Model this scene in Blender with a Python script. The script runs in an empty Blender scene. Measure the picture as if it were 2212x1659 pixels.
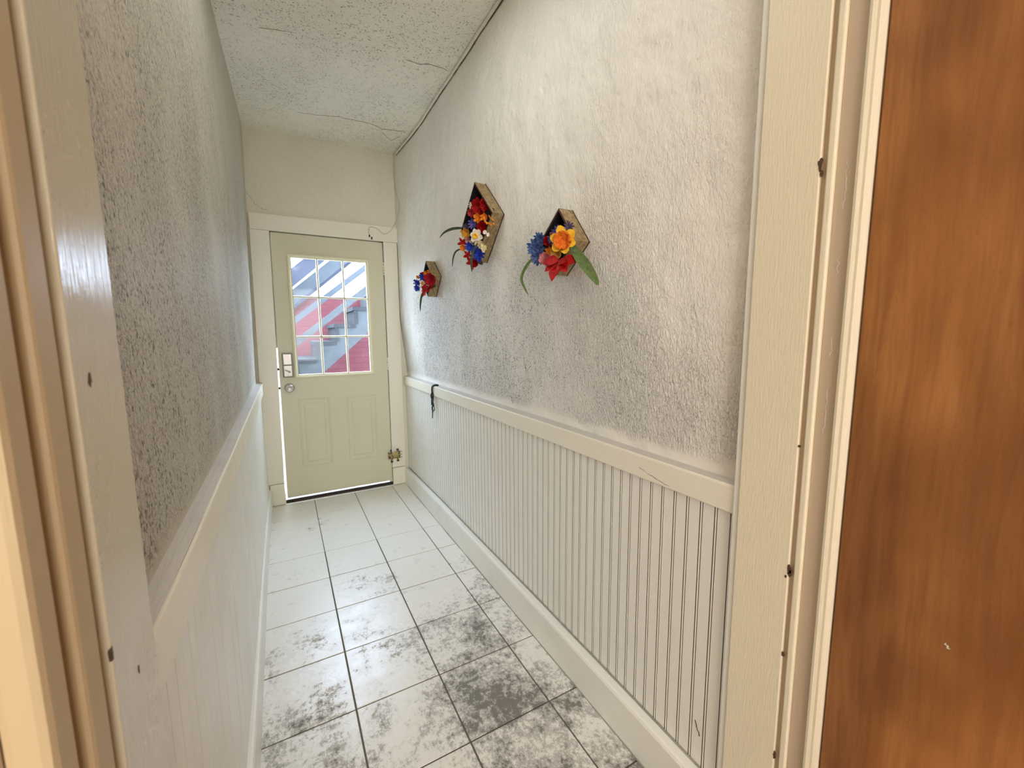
import bpy, bmesh, math, random
from mathutils import Vector, Matrix, noise
random.seed(7)
S = bpy.context.scene
COL = S.collection

# ------------------------------------------------------------------ camera, world, lamps, exposure
cam_d = bpy.data.cameras.new('camera'); cam = bpy.data.objects.new('camera', cam_d); COL.objects.link(cam)
cam_d.sensor_width = 36; cam_d.lens = 14.5273; cam_d.clip_start = 0.02
r_ = Vector((0.8748453, -0.4843481, -0.0072565)); u_ = Vector((0.0651753, 0.1028513, 0.9925593)); f_ = Vector((0.4799978, 0.8688087, -0.1215465))
cam.matrix_world = Matrix(((r_.x, u_.x, -f_.x, 0), (r_.y, u_.y, -f_.y, 0), (r_.z, u_.z, -f_.z, 1.296), (0, 0, 0, 1)))
cam_d.dof.use_dof = True; cam_d.dof.focus_distance = 1.5; cam_d.dof.aperture_fstop = 6.5
S.camera = cam

W = bpy.data.worlds.new('sky'); S.world = W; W.use_nodes = True
wn = W.node_tree; bg = wn.nodes['Background']; bg.inputs[0].default_value = (0.64, 0.79, 1.0, 1); bg.inputs[1].default_value = 20

def area(name, loc, rot, sx, sy, power, color, portal=False, spread=180):
    l = bpy.data.lights.new(name, 'AREA'); l.shape = 'RECTANGLE'; l.size = sx; l.size_y = sy; l.energy = power; l.color = color
    l.spread = math.radians(spread)
    o = bpy.data.objects.new(name, l); COL.objects.link(o); o.location = loc; o.rotation_euler = rot
    if portal: l.cycles.is_portal = True
    return o
PI = math.pi
area('sky_portal', (0.359, 3.66, 1.30), (-PI/2, 0, 0), 0.9, 1.6, 1, (1, 1, 1), portal=True)
area('rear_fill_light', (-0.35, -2.85, 1.5), (PI/2, 0, 0), 2.2, 1.5, 86, (1.0, 0.985, 0.96))  # unseen fill added behind the camera; the rear wall has no window
area('hall_fill_light', (0.30, 1.30, 2.66), (0, 0, 0), 0.5, 1.3, 5.0, (1.0, 1.0, 0.97))  # unseen fill added under the hall ceiling to brighten the walls; no fixture
area('ceiling_lamp_light', (0.1, -0.9, 2.42), (0, 0, 0), 0.5, 0.5, 5, (1.0, 0.80, 0.56))

S.view_settings.view_transform = 'Standard'; S.view_settings.look = 'None'
S.view_settings.exposure = 0.25; S.view_settings.gamma = 1.0; S.view_settings.use_curve_mapping = False
S.cycles.max_bounces = 10; S.cycles.diffuse_bounces = 7; S.cycles.glossy_bounces = 4; S.cycles.transparent_max_bounces = 10
S.cycles.sample_clamp_indirect = 12; S.cycles.caustics_refractive = False; S.cycles.caustics_reflective = False

# ------------------------------------------------------------------ materials
def srgb(r, g, b):
    f = lambda c: (c/255/12.92) if c/255 <= .04045 else ((c/255+.055)/1.055)**2.4
    return (f(r), f(g), f(b), 1)
class NT:
    def __init__(s, name):
        s.m = bpy.data.materials.new(name); s.m.use_nodes = True; s.t = s.m.node_tree
        s.b = s.t.nodes['Principled BSDF']; s.out = s.t.nodes['Material Output']
        s.pos = s.n('ShaderNodeNewGeometry').outputs['Position']
    def n(s, typ, **kw):
        nd = s.t.nodes.new(typ)
        for k, v in kw.items(): setattr(nd, k, v)
        return nd
    def l(s, a, b): s.t.links.new(a, b)
    def mapping(s, scale, src=None, rot=(0, 0, 0)):
        mp = s.n('ShaderNodeMapping'); mp.inputs['Scale'].default_value = scale; mp.inputs['Rotation'].default_value = rot
        s.l(src or s.pos, mp.inputs[0]); return mp.outputs[0]
    def noise(s, scale, vec=None, detail=4, rough=.55, dist=0):
        nd = s.n('ShaderNodeTexNoise'); nd.inputs['Scale'].default_value = scale; nd.inputs['Detail'].default_value = detail
        nd.inputs['Roughness'].default_value = rough; nd.inputs['Distortion'].default_value = dist
        s.l(vec or s.pos, nd.inputs['Vector']); return nd.outputs['Fac']
    def ramp(s, fac, a, b, ca=0., cb=1.):
        nd = s.n('ShaderNodeMapRange'); nd.interpolation_type = 'SMOOTHSTEP'
        s.l(fac, nd.inputs[0]); nd.inputs[1].default_value = a; nd.inputs[2].default_value = b
        nd.inputs[3].default_value = ca; nd.inputs[4].default_value = cb; return nd.outputs[0]
    def math(s, op, a, b=None):
        nd = s.n('ShaderNodeMath', operation=op)
        for i, v in enumerate((a, b)):
            if v is None: continue
            if isinstance(v, (int, float)): nd.inputs[i].default_value = v
            else: s.l(v, nd.inputs[i])
        return nd.outputs[0]
    def mix(s, fac, a, b):
        nd = s.n('ShaderNodeMix', data_type='RGBA')
        for i, v in ((0, fac), (6, a), (7, b)):
            if isinstance(v, (tuple, float, int)): nd.inputs[i].default_value = v
            else: s.l(v, nd.inputs[i])
        return nd.outputs[2]
    def bump(s, h, dist, strength=1., prev=None):
        nd = s.n('ShaderNodeBump'); nd.inputs['Distance'].default_value = dist; nd.inputs['Strength'].default_value = strength
        s.l(h, nd.inputs['Height'])
        if prev: s.l(prev, nd.inputs['Normal'])
        return nd.outputs[0]
    def xyz(s):
        nd = s.n('ShaderNodeSeparateXYZ'); s.l(s.pos, nd.inputs[0]); return nd.outputs
    def fin(s, col=None, rough=.5, nrm=None, metal=0, spec=.5):
        if col is not None:
            if isinstance(col, tuple): s.b.inputs['Base Color'].default_value = col
            else: s.l(col, s.b.inputs['Base Color'])
        if isinstance(rough, (int, float)): s.b.inputs['Roughness'].default_value = rough
        else: s.l(rough, s.b.inputs['Roughness'])
        if nrm is not None: s.l(nrm, s.b.inputs['Normal'])
        s.b.inputs['Metallic'].default_value = metal
        s.b.inputs['Specular IOR Level'].default_value = spec
        return s.m

def painted(name, col, rough=.35, dirt_shade=.25, bump=.0006, dirt_shade_col=(0.30, 0.25, 0.18, 1), scale=6, brush=(1, 1, .12)):
    t = NT(name)
    br = t.noise(260, t.mapping(brush), 3)
    big = t.noise(scale, None, 5, .6)
    c = t.mix(t.ramp(big, .45, .75, 0, dirt_shade), col, tuple(a*.80 for a in col[:3])+(1,))
    spk = t.noise(38, None, 4, .7)
    c = t.mix(t.ramp(spk, .72, .80, 0, dirt_shade), c, dirt_shade_col)
    return t.fin(c, t.ramp(big, .3, .7, rough, rough+.12), t.bump(br, bump))

def plaster(name, col, dirt_shade_col, stren, dirt_shade, zlo=None, yband=None, fine=150, stretch=.35):
    """gritty, dripped, repainted plaster: pits and vertical ridges stand as relief, grime and painted raking shade sit in the pits"""
    t = NT(name); x, y, z = t.xyz()
    st = t.mapping((1, 1, stretch))
    grit = t.noise(fine, st, 3, .6, .4)
    grit2 = t.noise(fine*.42, st, 3, .6)
    lump = t.noise(9, None, 3)
    patch = t.noise(2.2, t.mapping((1, 1, .55)), 4, .6)
    amp = t.ramp(patch, .28, .62, .25, 1.0)
    if zlo: amp = t.math('MULTIPLY', amp, t.ramp(z, zlo[0], zlo[1], 1.0, zlo[2]))
    amp = t.math('MULTIPLY', amp, t.ramp(t.math('ADD', z, t.math('MULTIPLY', lump, -.05)), .935, .975))
    h = t.math('ADD', t.math('MULTIPLY', t.ramp(grit, .35, .65), .65), t.math('MULTIPLY', t.ramp(grit2, .3, .7), .5))
    h = t.math('MULTIPLY', h, amp)
    h2 = t.math('MULTIPLY', lump, 2.2)
    pg = t.noise(fine*1.25, t.mapping((1, 1, max(stretch, .75))), 3, .6)
    pit = t.math('MULTIPLY', t.ramp(pg, .48, .35), t.ramp(grit2, .60, .42))
    k = t.math('MULTIPLY', t.math('MULTIPLY', pit, amp), 2.0)
    if yband:
        k = t.math('MULTIPLY', k, t.math('ADD', t.math('MULTIPLY', t.ramp(y, yband[0], yband[1]), t.ramp(y, yband[3], yband[2])), .35))
    c = t.mix(t.ramp(patch, .35, .7, 0, .22), col, tuple(a*.78 for a in col[:3])+(1,))
    c = t.mix(t.math('MULTIPLY', k, dirt_shade), c, dirt_shade_col)
    return t.fin(c, .62, t.bump(t.math('ADD', h, h2), stren), spec=.35)

CREAM = srgb(231, 227, 212)
M = {}
M['wall_r'] = plaster('dirty_pit_shaded_plaster', srgb(240, 237, 229), srgb(112, 104, 90), .0078, .95, (1.15, 2.0, .14), (1.1, 1.9, 2.9, 3.5), fine=165, stretch=.5)  # raking-light shade of the bumps painted into the mid-hall pit colour
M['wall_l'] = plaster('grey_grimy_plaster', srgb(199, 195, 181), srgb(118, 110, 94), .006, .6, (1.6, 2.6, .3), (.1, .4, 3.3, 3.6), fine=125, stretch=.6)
M['wall_b'] = plaster('cream_plaster', srgb(228, 223, 205), srgb(170, 160, 140), .0005, .15)
M['ceil'] = plaster('ceiling_plaster', srgb(246, 243, 232), srgb(150, 142, 124), .0020, .5, fine=95, stretch=1)
M['room'] = painted('near_room_paint', srgb(222, 210, 192), .6, .1)
M['wood_floor'] = painted('near_room_floor', srgb(120, 80, 50), .4, .3)
M['cream'] = painted('cream_gloss_paint', srgb(234, 229, 213), .33, .15, .0005)
M['white'] = painted('white_gloss_paint', srgb(230, 229, 221), .36, .22, .0006)
M['jamb'] = painted('yellowed_gloss_paint', srgb(204, 196, 172), .17, .10, .0007)
M['jamb_r'] = painted('aged_cream_paint', srgb(228, 219, 194), .38, .12, .0006)
M['tan'] = painted('warm_lit_tan_casing', srgb(190, 170, 134), .45, .1, .0004)  # warm lamp light on the left casing put into the tan colour
M['gap_shade'] = painted('shaded_gap_brown', srgb(132, 110, 80), .6, .2, .0004)  # shade in the left doorpost grooves painted as darker brown
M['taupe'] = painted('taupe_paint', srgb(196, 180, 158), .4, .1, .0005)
M['door'] = painted('sage_cream_door_paint', srgb(212, 208, 182), .42, .18, .0003, scale=4, brush=(1, 1, 1))
M['door_trim'] = painted('yellowed_window_frame', srgb(222, 216, 184), .38, .12, .0003)
M['muntin'] = painted('muntin_paint', srgb(200, 192, 160), .4, .12, .0003)

def simple(name, col, rough=.5, metal=0., spec=.5):
    t = NT(name); nz = t.noise(60, None, 3)
    return t.fin(t.mix(t.ramp(nz, .3, .75, 0, .35), col, tuple(a*.7 for a in col[:3])+(1,)), rough, None, metal, spec)
M['dark'] = simple('dark_gap', srgb(40, 32, 24), .9)
M['groove'] = simple('grimy_groove', srgb(118, 108, 92), .8)
M['black'] = simple('black_cord', srgb(14, 14, 18), .7)
M['nickel'] = simple('satin_nickel', (.50, .48, .44, 1), .34, .9)
M['nickel_dark'] = simple('dark_nickel', (.22, .21, .18, 1), .4, .9)
M['aluminium'] = simple('aluminium_sill', (.82, .86, .92, 1), .32, .6)
M['rubber'] = simple('brown_weatherstrip', srgb(58, 44, 38), .8)
M['cable'] = simple('painted_cable', srgb(226, 222, 206), .45)
M['wire'] = simple('thin_wire', srgb(190, 182, 158), .4)
M['stain_shade'] = simple('brown_stain_shade', srgb(80, 58, 38), .7)
M['scuff'] = simple('grey_scuff', srgb(150, 146, 134), .8)
M['crack_or_shade'] = simple('crack_shadow', srgb(120, 112, 92), .9)
M['groutd'] = painted('dark_grout', srgb(104, 99, 92), .9, .4, .0008)

def rusty():
    t = NT('rusty_painted_metal'); nz = t.noise(70, None, 5, .7)
    return t.fin(t.mix(t.ramp(nz, .45, .56), srgb(190, 172, 120), srgb(70, 46, 22)), .6, t.bump(nz, .001))
M['rust'] = rusty()

def tile_mat():
    t = NT('worn_ceramic_tile'); x, y, z = t.xyz()
    fine = t.noise(55, t.mapping((1, .8, 1)), 6, .8, .1)
    med = t.noise(11, None, 5, .6)
    large = t.noise(2.6, None, 3, .5)
    # wear: scuffed glaze is heavier near the doorway and along the right side, light by the far door
    near = t.ramp(y, 2.75, 1.05, 0., .150)
    right = t.math('MULTIPLY', t.ramp(x, .25, .8, 0, .055), t.ramp(y, 2.1, 1.5))
    k = t.math('ADD', t.math('ADD', near, right), t.math('MULTIPLY', t.math('SUBTRACT', large, .5), .55))
    v = t.math('ADD', t.math('ADD', t.math('MULTIPLY', fine, .6), t.math('MULTIPLY', med, .4)), k)
    worn = t.ramp(v, .640, .69)
    film = t.ramp(v, .56, .70, 0, .35)
    deep = t.ramp(v, .70, .78)
    c = t.mix(film, srgb(229, 227, 219), srgb(190, 188, 180))
    c = t.mix(t.math('MULTIPLY', worn, .44), c, srgb(118, 116, 108))
    c = t.mix(t.math('MULTIPLY', deep, .8), c, srgb(84, 80, 70))
    slate = t.noise(14, None, 3, .5, .4)
    n1 = t.bump(slate, .0016); n2 = t.bump(fine, .0004, 1, n1)
    return t.fin(c, t.math('ADD', t.ramp(med, .3, .7, .27, .36), t.math('MULTIPLY', worn, .3)), n2, spec=.85)
M['tile'] = tile_mat()

def wood_door():
    t = NT('orange_brown_veneer')
    warp = t.noise(3.5, t.mapping((1, 1, .5)), 2)
    cx = t.n('ShaderNodeCombineXYZ'); x, y, z = t.xyz()
    t.l(x, cx.inputs[0]); t.l(t.math('ADD', y, t.math('MULTIPLY', warp, .05)), cx.inputs[1]); t.l(z, cx.inputs[2])
    grain = t.noise(85, t.mapping((1, 1, .055), cx.outputs[0]), 5, .65)
    band = t.noise(9, t.mapping((1, 1, .12), cx.outputs[0]), 3, .5, 1.5)
    blot = t.noise(5, t.mapping((1, 1, .6)), 3)
    pore = t.noise(240, t.mapping((1, 1, .35)), 2)
    c = t.mix(t.ramp(band, .3, .7), srgb(142, 94, 46), srgb(178, 124, 72))
    c = t.mix(t.ramp(grain, .35, .7, 0, .55), c, srgb(112, 66, 26))
    c = t.mix(t.ramp(blot, .35, .65, 0, .4), c, srgb(180, 118, 66))
    c = t.mix(t.ramp(pore, .62, .72, 0, .15), c, srgb(96, 46, 12))
    cloud = t.noise(2.6, t.mapping((1, 1, .7)), 3)
    c = t.mix(t.ramp(cloud, .42, .62, .55, 0), c, srgb(96, 52, 20))
    return t.fin(c, t.ramp(grain, .3, .7, .36, .5), t.bump(grain, .0004), spec=.45)
M['veneer'] = wood_door()

def box_wood():
    t = NT('pale_ply_wood')
    g = t.noise(70, t.mapping((1, .12, 1), None, (.75, 0, 0)), 4, .6)
    return t.fin(t.mix(t.ramp(g, .35, .65), srgb(156, 138, 102), srgb(122, 98, 62)), .6, t.bump(g, .0003))
M['ply'] = box_wood()
M['ply_edge'] = simple('charred_edge', srgb(66, 40, 24), .7)
M['box_black'] = simple('black_lining', srgb(16, 12, 14), .9)

def petal(name, a, b=None, rough=.6):
    t = NT(name); nz = t.noise(90, None, 3)
    m = t.fin(t.mix(t.ramp(nz, .35, .7), a, b or tuple(q*.6 for q in a[:3])+(1,)), rough, None, 0, .25)
    return m
P = {'red': petal('red_petal', srgb(176, 12, 10), srgb(128, 6, 6)), 'crimson': petal('crimson_petal', srgb(190, 34, 50), srgb(130, 14, 30)),
     'pinkred': petal('pink_red_petal', srgb(205, 60, 62)), 'orange': petal('orange_petal', srgb(236, 150, 44), srgb(214, 112, 26)),
     'gold': petal('gold_petal', srgb(216, 166, 62), srgb(190, 130, 40)), 'yellow': petal('yellow_petal', srgb(246, 206, 66), srgb(232, 178, 40)),
     'white': petal('white_petal', srgb(240, 234, 226), srgb(220, 210, 200)), 'cream': petal('cream_petal', srgb(232, 222, 176), srgb(206, 190, 138)),
     'blue': petal('blue_petal', srgb(48, 72, 190), srgb(30, 34, 130)), 'blue2': petal('slate_blue_petal', srgb(104, 128, 180), srgb(40, 62, 128)),
     'violet': petal('violet_petal', srgb(118, 108, 180), srgb(70, 58, 120)), 'dusk': petal('dusky_purple_petal', srgb(110, 100, 124), srgb(70, 60, 90)),
     'pink': petal('pink_petal', srgb(226, 160, 160), srgb(190, 110, 120)), 'tan': petal('tan_petal', srgb(220, 178, 100), srgb(190, 140, 66)),
     'cup': petal('orange_cup', srgb(232, 130, 36), srgb(200, 84, 18)), 'leaf': petal('green_leaf', srgb(104, 124, 70), srgb(78, 98, 56)),
     'darkleaf': petal('dark_green_leaf', srgb(72, 82, 58), srgb(48, 58, 40)), 'stamen': petal('yellow_stamen', srgb(236, 186, 40))}

def glass_mat():
    t = NT('dusty_window_glass'); t.t.nodes.remove(t.b)
    tr = t.n('ShaderNodeBsdfTransparent'); tr.inputs[0].default_value = (.95, .96, .98, 1)
    gl = t.n('ShaderNodeBsdfGlossy'); gl.inputs['Roughness'].default_value = .04
    df = t.n('ShaderNodeBsdfTranslucent'); df.inputs[0].default_value = (.9, .93, 1, 1)
    m1 = t.n('ShaderNodeMixShader'); m1.inputs[0].default_value = .012; t.l(tr.outputs[0], m1.inputs[1]); t.l(gl.outputs[0], m1.inputs[2])
    sp = t.noise(120, None, 3, .7); film = t.noise(7, None, 3)
    k = t.math('ADD', t.ramp(sp, .62, .70, 0, .06), t.ramp(film, .3, .7, .0, .005))
    m2 = t.n('ShaderNodeMixShader'); t.l(k, m2.inputs[0]); t.l(m1.outputs[0], m2.inputs[1]); t.l(df.outputs[0], m2.inputs[2])
    t.l(m2.outputs[0], t.out.inputs[0]); return t.m
M['glass'] = glass_mat()

def brick_mat():
    t = NT('red_painted_masonry')
    cx = t.n('ShaderNodeCombineXYZ'); x, y, z = t.xyz(); t.l(x, cx.inputs[0]); t.l(z, cx.inputs[1])
    b = t.n('ShaderNodeTexBrick'); t.l(cx.outputs[0], b.inputs['Vector'])
    b.inputs['Scale'].default_value = 1; b.inputs['Brick Width'].default_value = .21; b.inputs['Row Height'].default_value = .07
    b.inputs['Mortar Size'].default_value = .004
    b.inputs['Color1'].default_value = (.098, .017, .021, 1); b.inputs['Color2'].default_value = (.108, .020, .024, 1); b.inputs['Mortar'].default_value = (.088, .016, .019, 1)
    sp = t.noise(55, None, 3, .7)
    c = t.mix(t.ramp(sp, .56, .66, 0, .4), b.outputs[0], (.11, .045, .045, 1))
    return t.fin(c, .9, t.bump(b.outputs['Fac'], -.003))
M['brick'] = brick_mat()
def weathered(name, c, k=.7):
    t = NT(name); a = t.noise(14, None, 5, .65); b = t.noise(70, None, 3)
    col = t.mix(t.ramp(a, .35, .7), c, tuple(q*k for q in c[:3])+(1,))
    col = t.mix(t.ramp(b, .62, .7, 0, .5), col, tuple(min(1, q*2) for q in c[:3])+(1,))
    return t.fin(col, .85)
M['concrete'] = weathered('grey_stair_paint', (.034, .039, .040, 1))
M['riser'] = weathered('dark_nosing', (.008, .009, .010, 1), .5)
M['slate'] = weathered('blue_grey_board', (.032, .039, .046, 1), .75)
M['slate_dark'] = weathered('dark_blue_board', (.014, .017, .030, 1), .7)
M['asphalt'] = weathered('yard_concrete', (.30, .31, .32, 1))

# ------------------------------------------------------------------ mesh helpers
def obj(name, bm, mat, parent=None, smooth=False, loc=None):
    me = bpy.data.meshes.new(name); bm.normal_update(); bm.to_mesh(me); bm.free()
    for m in (mat if isinstance(mat, (list, tuple)) else [mat]): me.materials.append(m)
    if smooth:
        for p in me.polygons: p.use_smooth = True
    o = bpy.data.objects.new(name, me); COL.objects.link(o)
    if loc: o.location = loc
    if parent: o.parent = parent; o.matrix_parent_inverse = Matrix.Identity(4)
    return o
def box(bm, x0, x1, y0, y1, z0, z1, mi=0, bev=0):
    vs = [bm.verts.new((x, y, z)) for x in (x0, x1) for y in (y0, y1) for z in (z0, z1)]
    fs = [bm.faces.new([vs[i] for i in q]) for q in ((0, 1, 3, 2), (4, 6, 7, 5), (0, 4, 5, 1), (2, 3, 7, 6), (0, 2, 6, 4), (1, 5, 7, 3))]
    for f in fs: f.material_index = mi
    if bev:
        es = list({e for f in fs for e in f.edges})
        bmesh.ops.bevel(bm, geom=es, offset=bev, segments=2, affect='EDGES', profile=.5)
    return fs
def boxo(name, dims, mat, parent=None, bev=0):
    bm = bmesh.new(); box(bm, *dims, bev=bev); return obj(name, bm, mat, parent)
def prism(bm, pts, a, b, axis=2, mi=0):
    """extrude a closed polygon pts (two coords) from a to b along axis"""
    def P3(p, v):
        q = list(p); q.insert(axis, v); return q
    A = [bm.verts.new(P3(p, a)) for p in pts]; B = [bm.verts.new(P3(p, b)) for p in pts]
    n = len(pts); fs = []
    for i in range(n): fs.append(bm.faces.new((A[i], A[(i+1) % n], B[(i+1) % n], B[i])))
    fs.append(bm.faces.new(A[::-1])); fs.append(bm.faces.new(B))
    for f in fs: f.material_index = mi
    bmesh.ops.recalc_face_normals(bm, faces=fs); return fs
def tube(bm, pts, r, seg=8, mi=0):
    pts = [Vector(p) for p in pts]; rings = []
    n = len(pts); rr = r if isinstance(r, (list, tuple)) else [r]*n
    for i, p in enumerate(pts):
        t = (pts[min(i+1, n-1)]-pts[max(i-1, 0)]).normalized()
        a = t.cross(Vector((0, 0, 1)) if abs(t.z) < .9 else Vector((0, 1, 0))).normalized(); b = t.cross(a)
        rings.append([bm.verts.new(p+(a*math.cos(2*PI*k/seg)+b*math.sin(2*PI*k/seg))*rr[i]) for k in range(seg)])
    for i in range(n-1):
        for k in range(seg):
            f = bm.faces.new((rings[i][k], rings[i][(k+1) % seg], rings[i+1][(k+1) % seg], rings[i+1][k])); f.material_index = mi; f.smooth = True
    bm.faces.new(rings[0][::-1]); bm.faces.new(rings[-1])
def spline(ctrl, n=8):
    P_ = [Vector(c) for c in ctrl]; out = []
    for i in range(len(P_)-1):
        p0 = P_[max(i-1, 0)]; p1 = P_[i]; p2 = P_[i+1]; p3 = P_[min(i+2, len(P_)-1)]
        for k in range(n):
            t = k/n
            out.append(.5*((2*p1)+(-p0+p2)*t+(2*p0-5*p1+4*p2-p3)*t*t+(-p0+3*p1-3*p2+p3)*t**3))
    out.append(P_[-1]); return out
def lathe(bm, prof, origin, axis, seg=24, mi=0):
    ax = Vector(axis).normalized(); a = ax.orthogonal().normalized(); b = ax.cross(a); rings = []
    for r, h in prof:
        rings.append([bm.verts.new(Vector(origin)+ax*h+(a*math.cos(2*PI*k/seg)+b*math.sin(2*PI*k/seg))*max(r, 1e-5)) for k in range(seg)])
    for i in range(len(rings)-1):
        for k in range(seg):
            f = bm.faces.new((rings[i][k], rings[i][(k+1) % seg], rings[i+1][(k+1) % seg], rings[i+1][k])); f.smooth = True; f.material_index = mi
    bm.faces.new(rings[-1]); bm.faces.new(rings[0][::-1])
def struct(o, label=None):
    o['kind'] = 'structure'
    if label: o['label'] = label
    return o
def empty(name, loc, label=None, cat=None, group=None, kind=None):
    o = bpy.data.objects.new(name, None); COL.objects.link(o); o.location = loc; o.empty_display_size = .05
    if label: o['label'] = label
    if cat: o['category'] = cat
    if group: o['group'] = group
    if kind: o['kind'] = kind
    bpy.context.view_layer.update()
    return o
def tag(o, label, cat, group=None):
    o['label'] = label; o['category'] = cat
    if group: o['group'] = group
    return o
def child(name, bm, mat, par, smooth=False):
    """part modelled in world coordinates, re-based on its parent's origin"""
    off = Vector((0, 0, 0)); p = par
    while p is not None: off += p.location; p = p.parent
    bmesh.ops.translate(bm, verts=bm.verts, vec=-off)
    o = obj(name, bm, mat, None, smooth); o.parent = par; return o
def childbox(name, dims, mat, par, bev=0):
    bm = bmesh.new(); box(bm, *dims, bev=bev); return child(name, bm, mat, par)

# ------------------------------------------------------------------ hall shell
D = 3.535; CZ = 2.72; Y0 = .56
def sm(a, b, v):
    t = max(0, min(1, (v-a)/(b-a))); return t*t*(3-2*t)
def wob(y, z, s): return noise.noise(Vector((y*1.3, z*1.3, s)))*.004
def xR(y, z):
    t = max(0, min(1, (z-.95)/.5)); e = max(0, (y-2.7)/.83)**2
    return .938-.022*t-.010*sm(1.4, .7, y)*(1-t) - e*(.012+.026*t) + wob(y, z, 3)*sm(.95, 1.2, z)
def xL(y, z):
    t = max(0, min(1, (z-.95)/1.77))
    return -.182 + t*(.008+.026*sm(2.2, 3.5, y)) + wob(y, z, 9)*sm(.95, 1.2, z)
def warped_wall(name, fx, side, z0, z1, mat, label):
    bm = bmesh.new(); ny, nz = 40, 26; g = []
    for i in range(ny+1):
        y = Y0-.02+(D+.06-Y0)*i/ny
        g.append([bm.verts.new((fx(y, z0+(z1-z0)*j/nz), y, z0+(z1-z0)*j/nz)) for j in range(nz+1)])
    for i in range(ny):
        for j in range(nz):
            f = bm.faces.new((g[i][j], g[i+1][j], g[i+1][j+1], g[i][j+1])); f.smooth = True
    es = [e for e in bm.edges if e.is_boundary]
    r = bmesh.ops.extrude_edge_only(bm, edges=es)
    vs = [v for v in r['geom'] if isinstance(v, bmesh.types.BMVert)]
    X = 1.08 if side > 0 else -.33
    for v in vs: v.co.x = X
    bmesh.ops.contextual_create(bm, geom=[e for e in bm.edges if e.is_boundary])
    bmesh.ops.recalc_face_normals(bm, faces=bm.faces)
    o = struct(obj(name, bm, mat), label); return o
wall_r = warped_wall('wall_right', xR, 1, 0, 2.80, M['wall_r'], 'right hall wall of dirty white stippled plaster, raking shade painted in its pits, above white beadboard')
wall_l = warped_wall('wall_left', xL, -1, 0, 2.80, M['wall_l'], 'left hall wall of grimy grey stippled plaster beside the left doorpost')

# ceiling slab, gently sagging
bm = bmesh.new(); g = []
for i in range(13):
    x = -.3+1.35*i/12; g.append([])
    for j in range(31):
        y = .45+3.2*j/30; g[-1].append(bm.verts.new((x, y, CZ+noise.noise(Vector((x*1.5, y*1.5, 2)))*.008)))
for i in range(12):
    for j in range(30): f = bm.faces.new((g[i][j], g[i][j+1], g[i+1][j+1], g[i+1][j])); f.smooth = True
box(bm, -.3, 1.05, .45, 3.65, CZ+.02, CZ+.15)
ceil = struct(obj('ceiling', bm, M['ceil']), 'cracked off-white plaster hall ceiling sloping away above the white door')
def crack_or_shade(pts3, nrm, w, par, mat=None, name='crack_or_shade'):
    bm = bmesh.new(); N = Vector(nrm); last = None; vs = []
    P_ = []
    for i in range(len(pts3)-1):
        a, b = Vector(pts3[i]), Vector(pts3[i+1])
        for k in range(5):
            t = k/5; P_.append(a.lerp(b, t)+Vector([random.uniform(-1, 1)*.0025 for _ in range(3)])*(1 if k else 0))
    P_.append(Vector(pts3[-1]))
    for i, p in enumerate(P_):
        t = (P_[min(i+1, len(P_)-1)]-P_[max(i-1, 0)]).normalized(); s = t.cross(N).normalized()
        p = p-N*N.dot(p-Vector(pts3[0]))
        ww = w*random.uniform(.35, 1.1)*(.25 if i in (0, len(P_)-1) else 1)
        vs.append([bm.verts.new(p+s*ww+N*.0004), bm.verts.new(p-s*ww+N*.0004), bm.verts.new(p-N*.0015)])
    for i in range(len(vs)-1):
        a, b = vs[i], vs[i+1]
        for q in ((0, 1), (1, 2), (2, 0)): bm.faces.new((a[q[0]], a[q[1]], b[q[1]], b[q[0]]))
    bmesh.ops.recalc_face_normals(bm, faces=bm.faces)
    return child(name, bm, mat or M['crack_or_shade'], par)
CZc = CZ-.0055
for c, w in (([(0.0, 2.42), (.124, 2.381), (.18, 2.372), (.252, 2.363), (.298, 2.371), (.35, 2.357), (.405, 2.361), (.464, 2.33), (.542, 2.309), (.606, 2.298), (.661, 2.31)], .0016),
             ([(.661, 2.31), (.733, 2.314), (.771, 2.289), (.817, 2.288), (.873, 2.289)], .0010),
             ([(.182, 3.157), (.288, 3.14), (.434, 3.086)], .001), ([(.436, 3.097), (.615, 3.088), (.712, 3.128), (.860, 3.094)], .001),
             ([(.717, 3.181), (.804, 3.28), (.842, 3.185)], .001)):
    z = lambda x, y: CZ+noise.noise(Vector((x*1.5, y*1.5, 2)))*.008
    crack_or_shade([(x, y, z(x, y)-.0012) for x, y in c], (0, 0, -1), w, ceil)

# far wall around the door opening
DX0, DX1, DZ = -.045, .766, 2.045
bm = bmesh.new()
box(bm, -.33, DX0-.012, D, D+.16, 0, 2.80); box(bm, DX1+.012, 1.08, D, D+.16, 0, 2.80); box(bm, DX0-.012, DX1+.012, D, D+.16, DZ+.012, 2.80)
wall_b = struct(obj('wall_back', bm, M['wall_b']), 'far cream wall holding the white half-glass door')
crack_or_shade([(x, D-.0006, z) for x, z in [(-.15, 2.29), (-.123, 2.247), (-.104, 2.214), (-.063, 2.186), (-.024, 2.183)]], (0, -1, 0), .001, wall_b)

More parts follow.
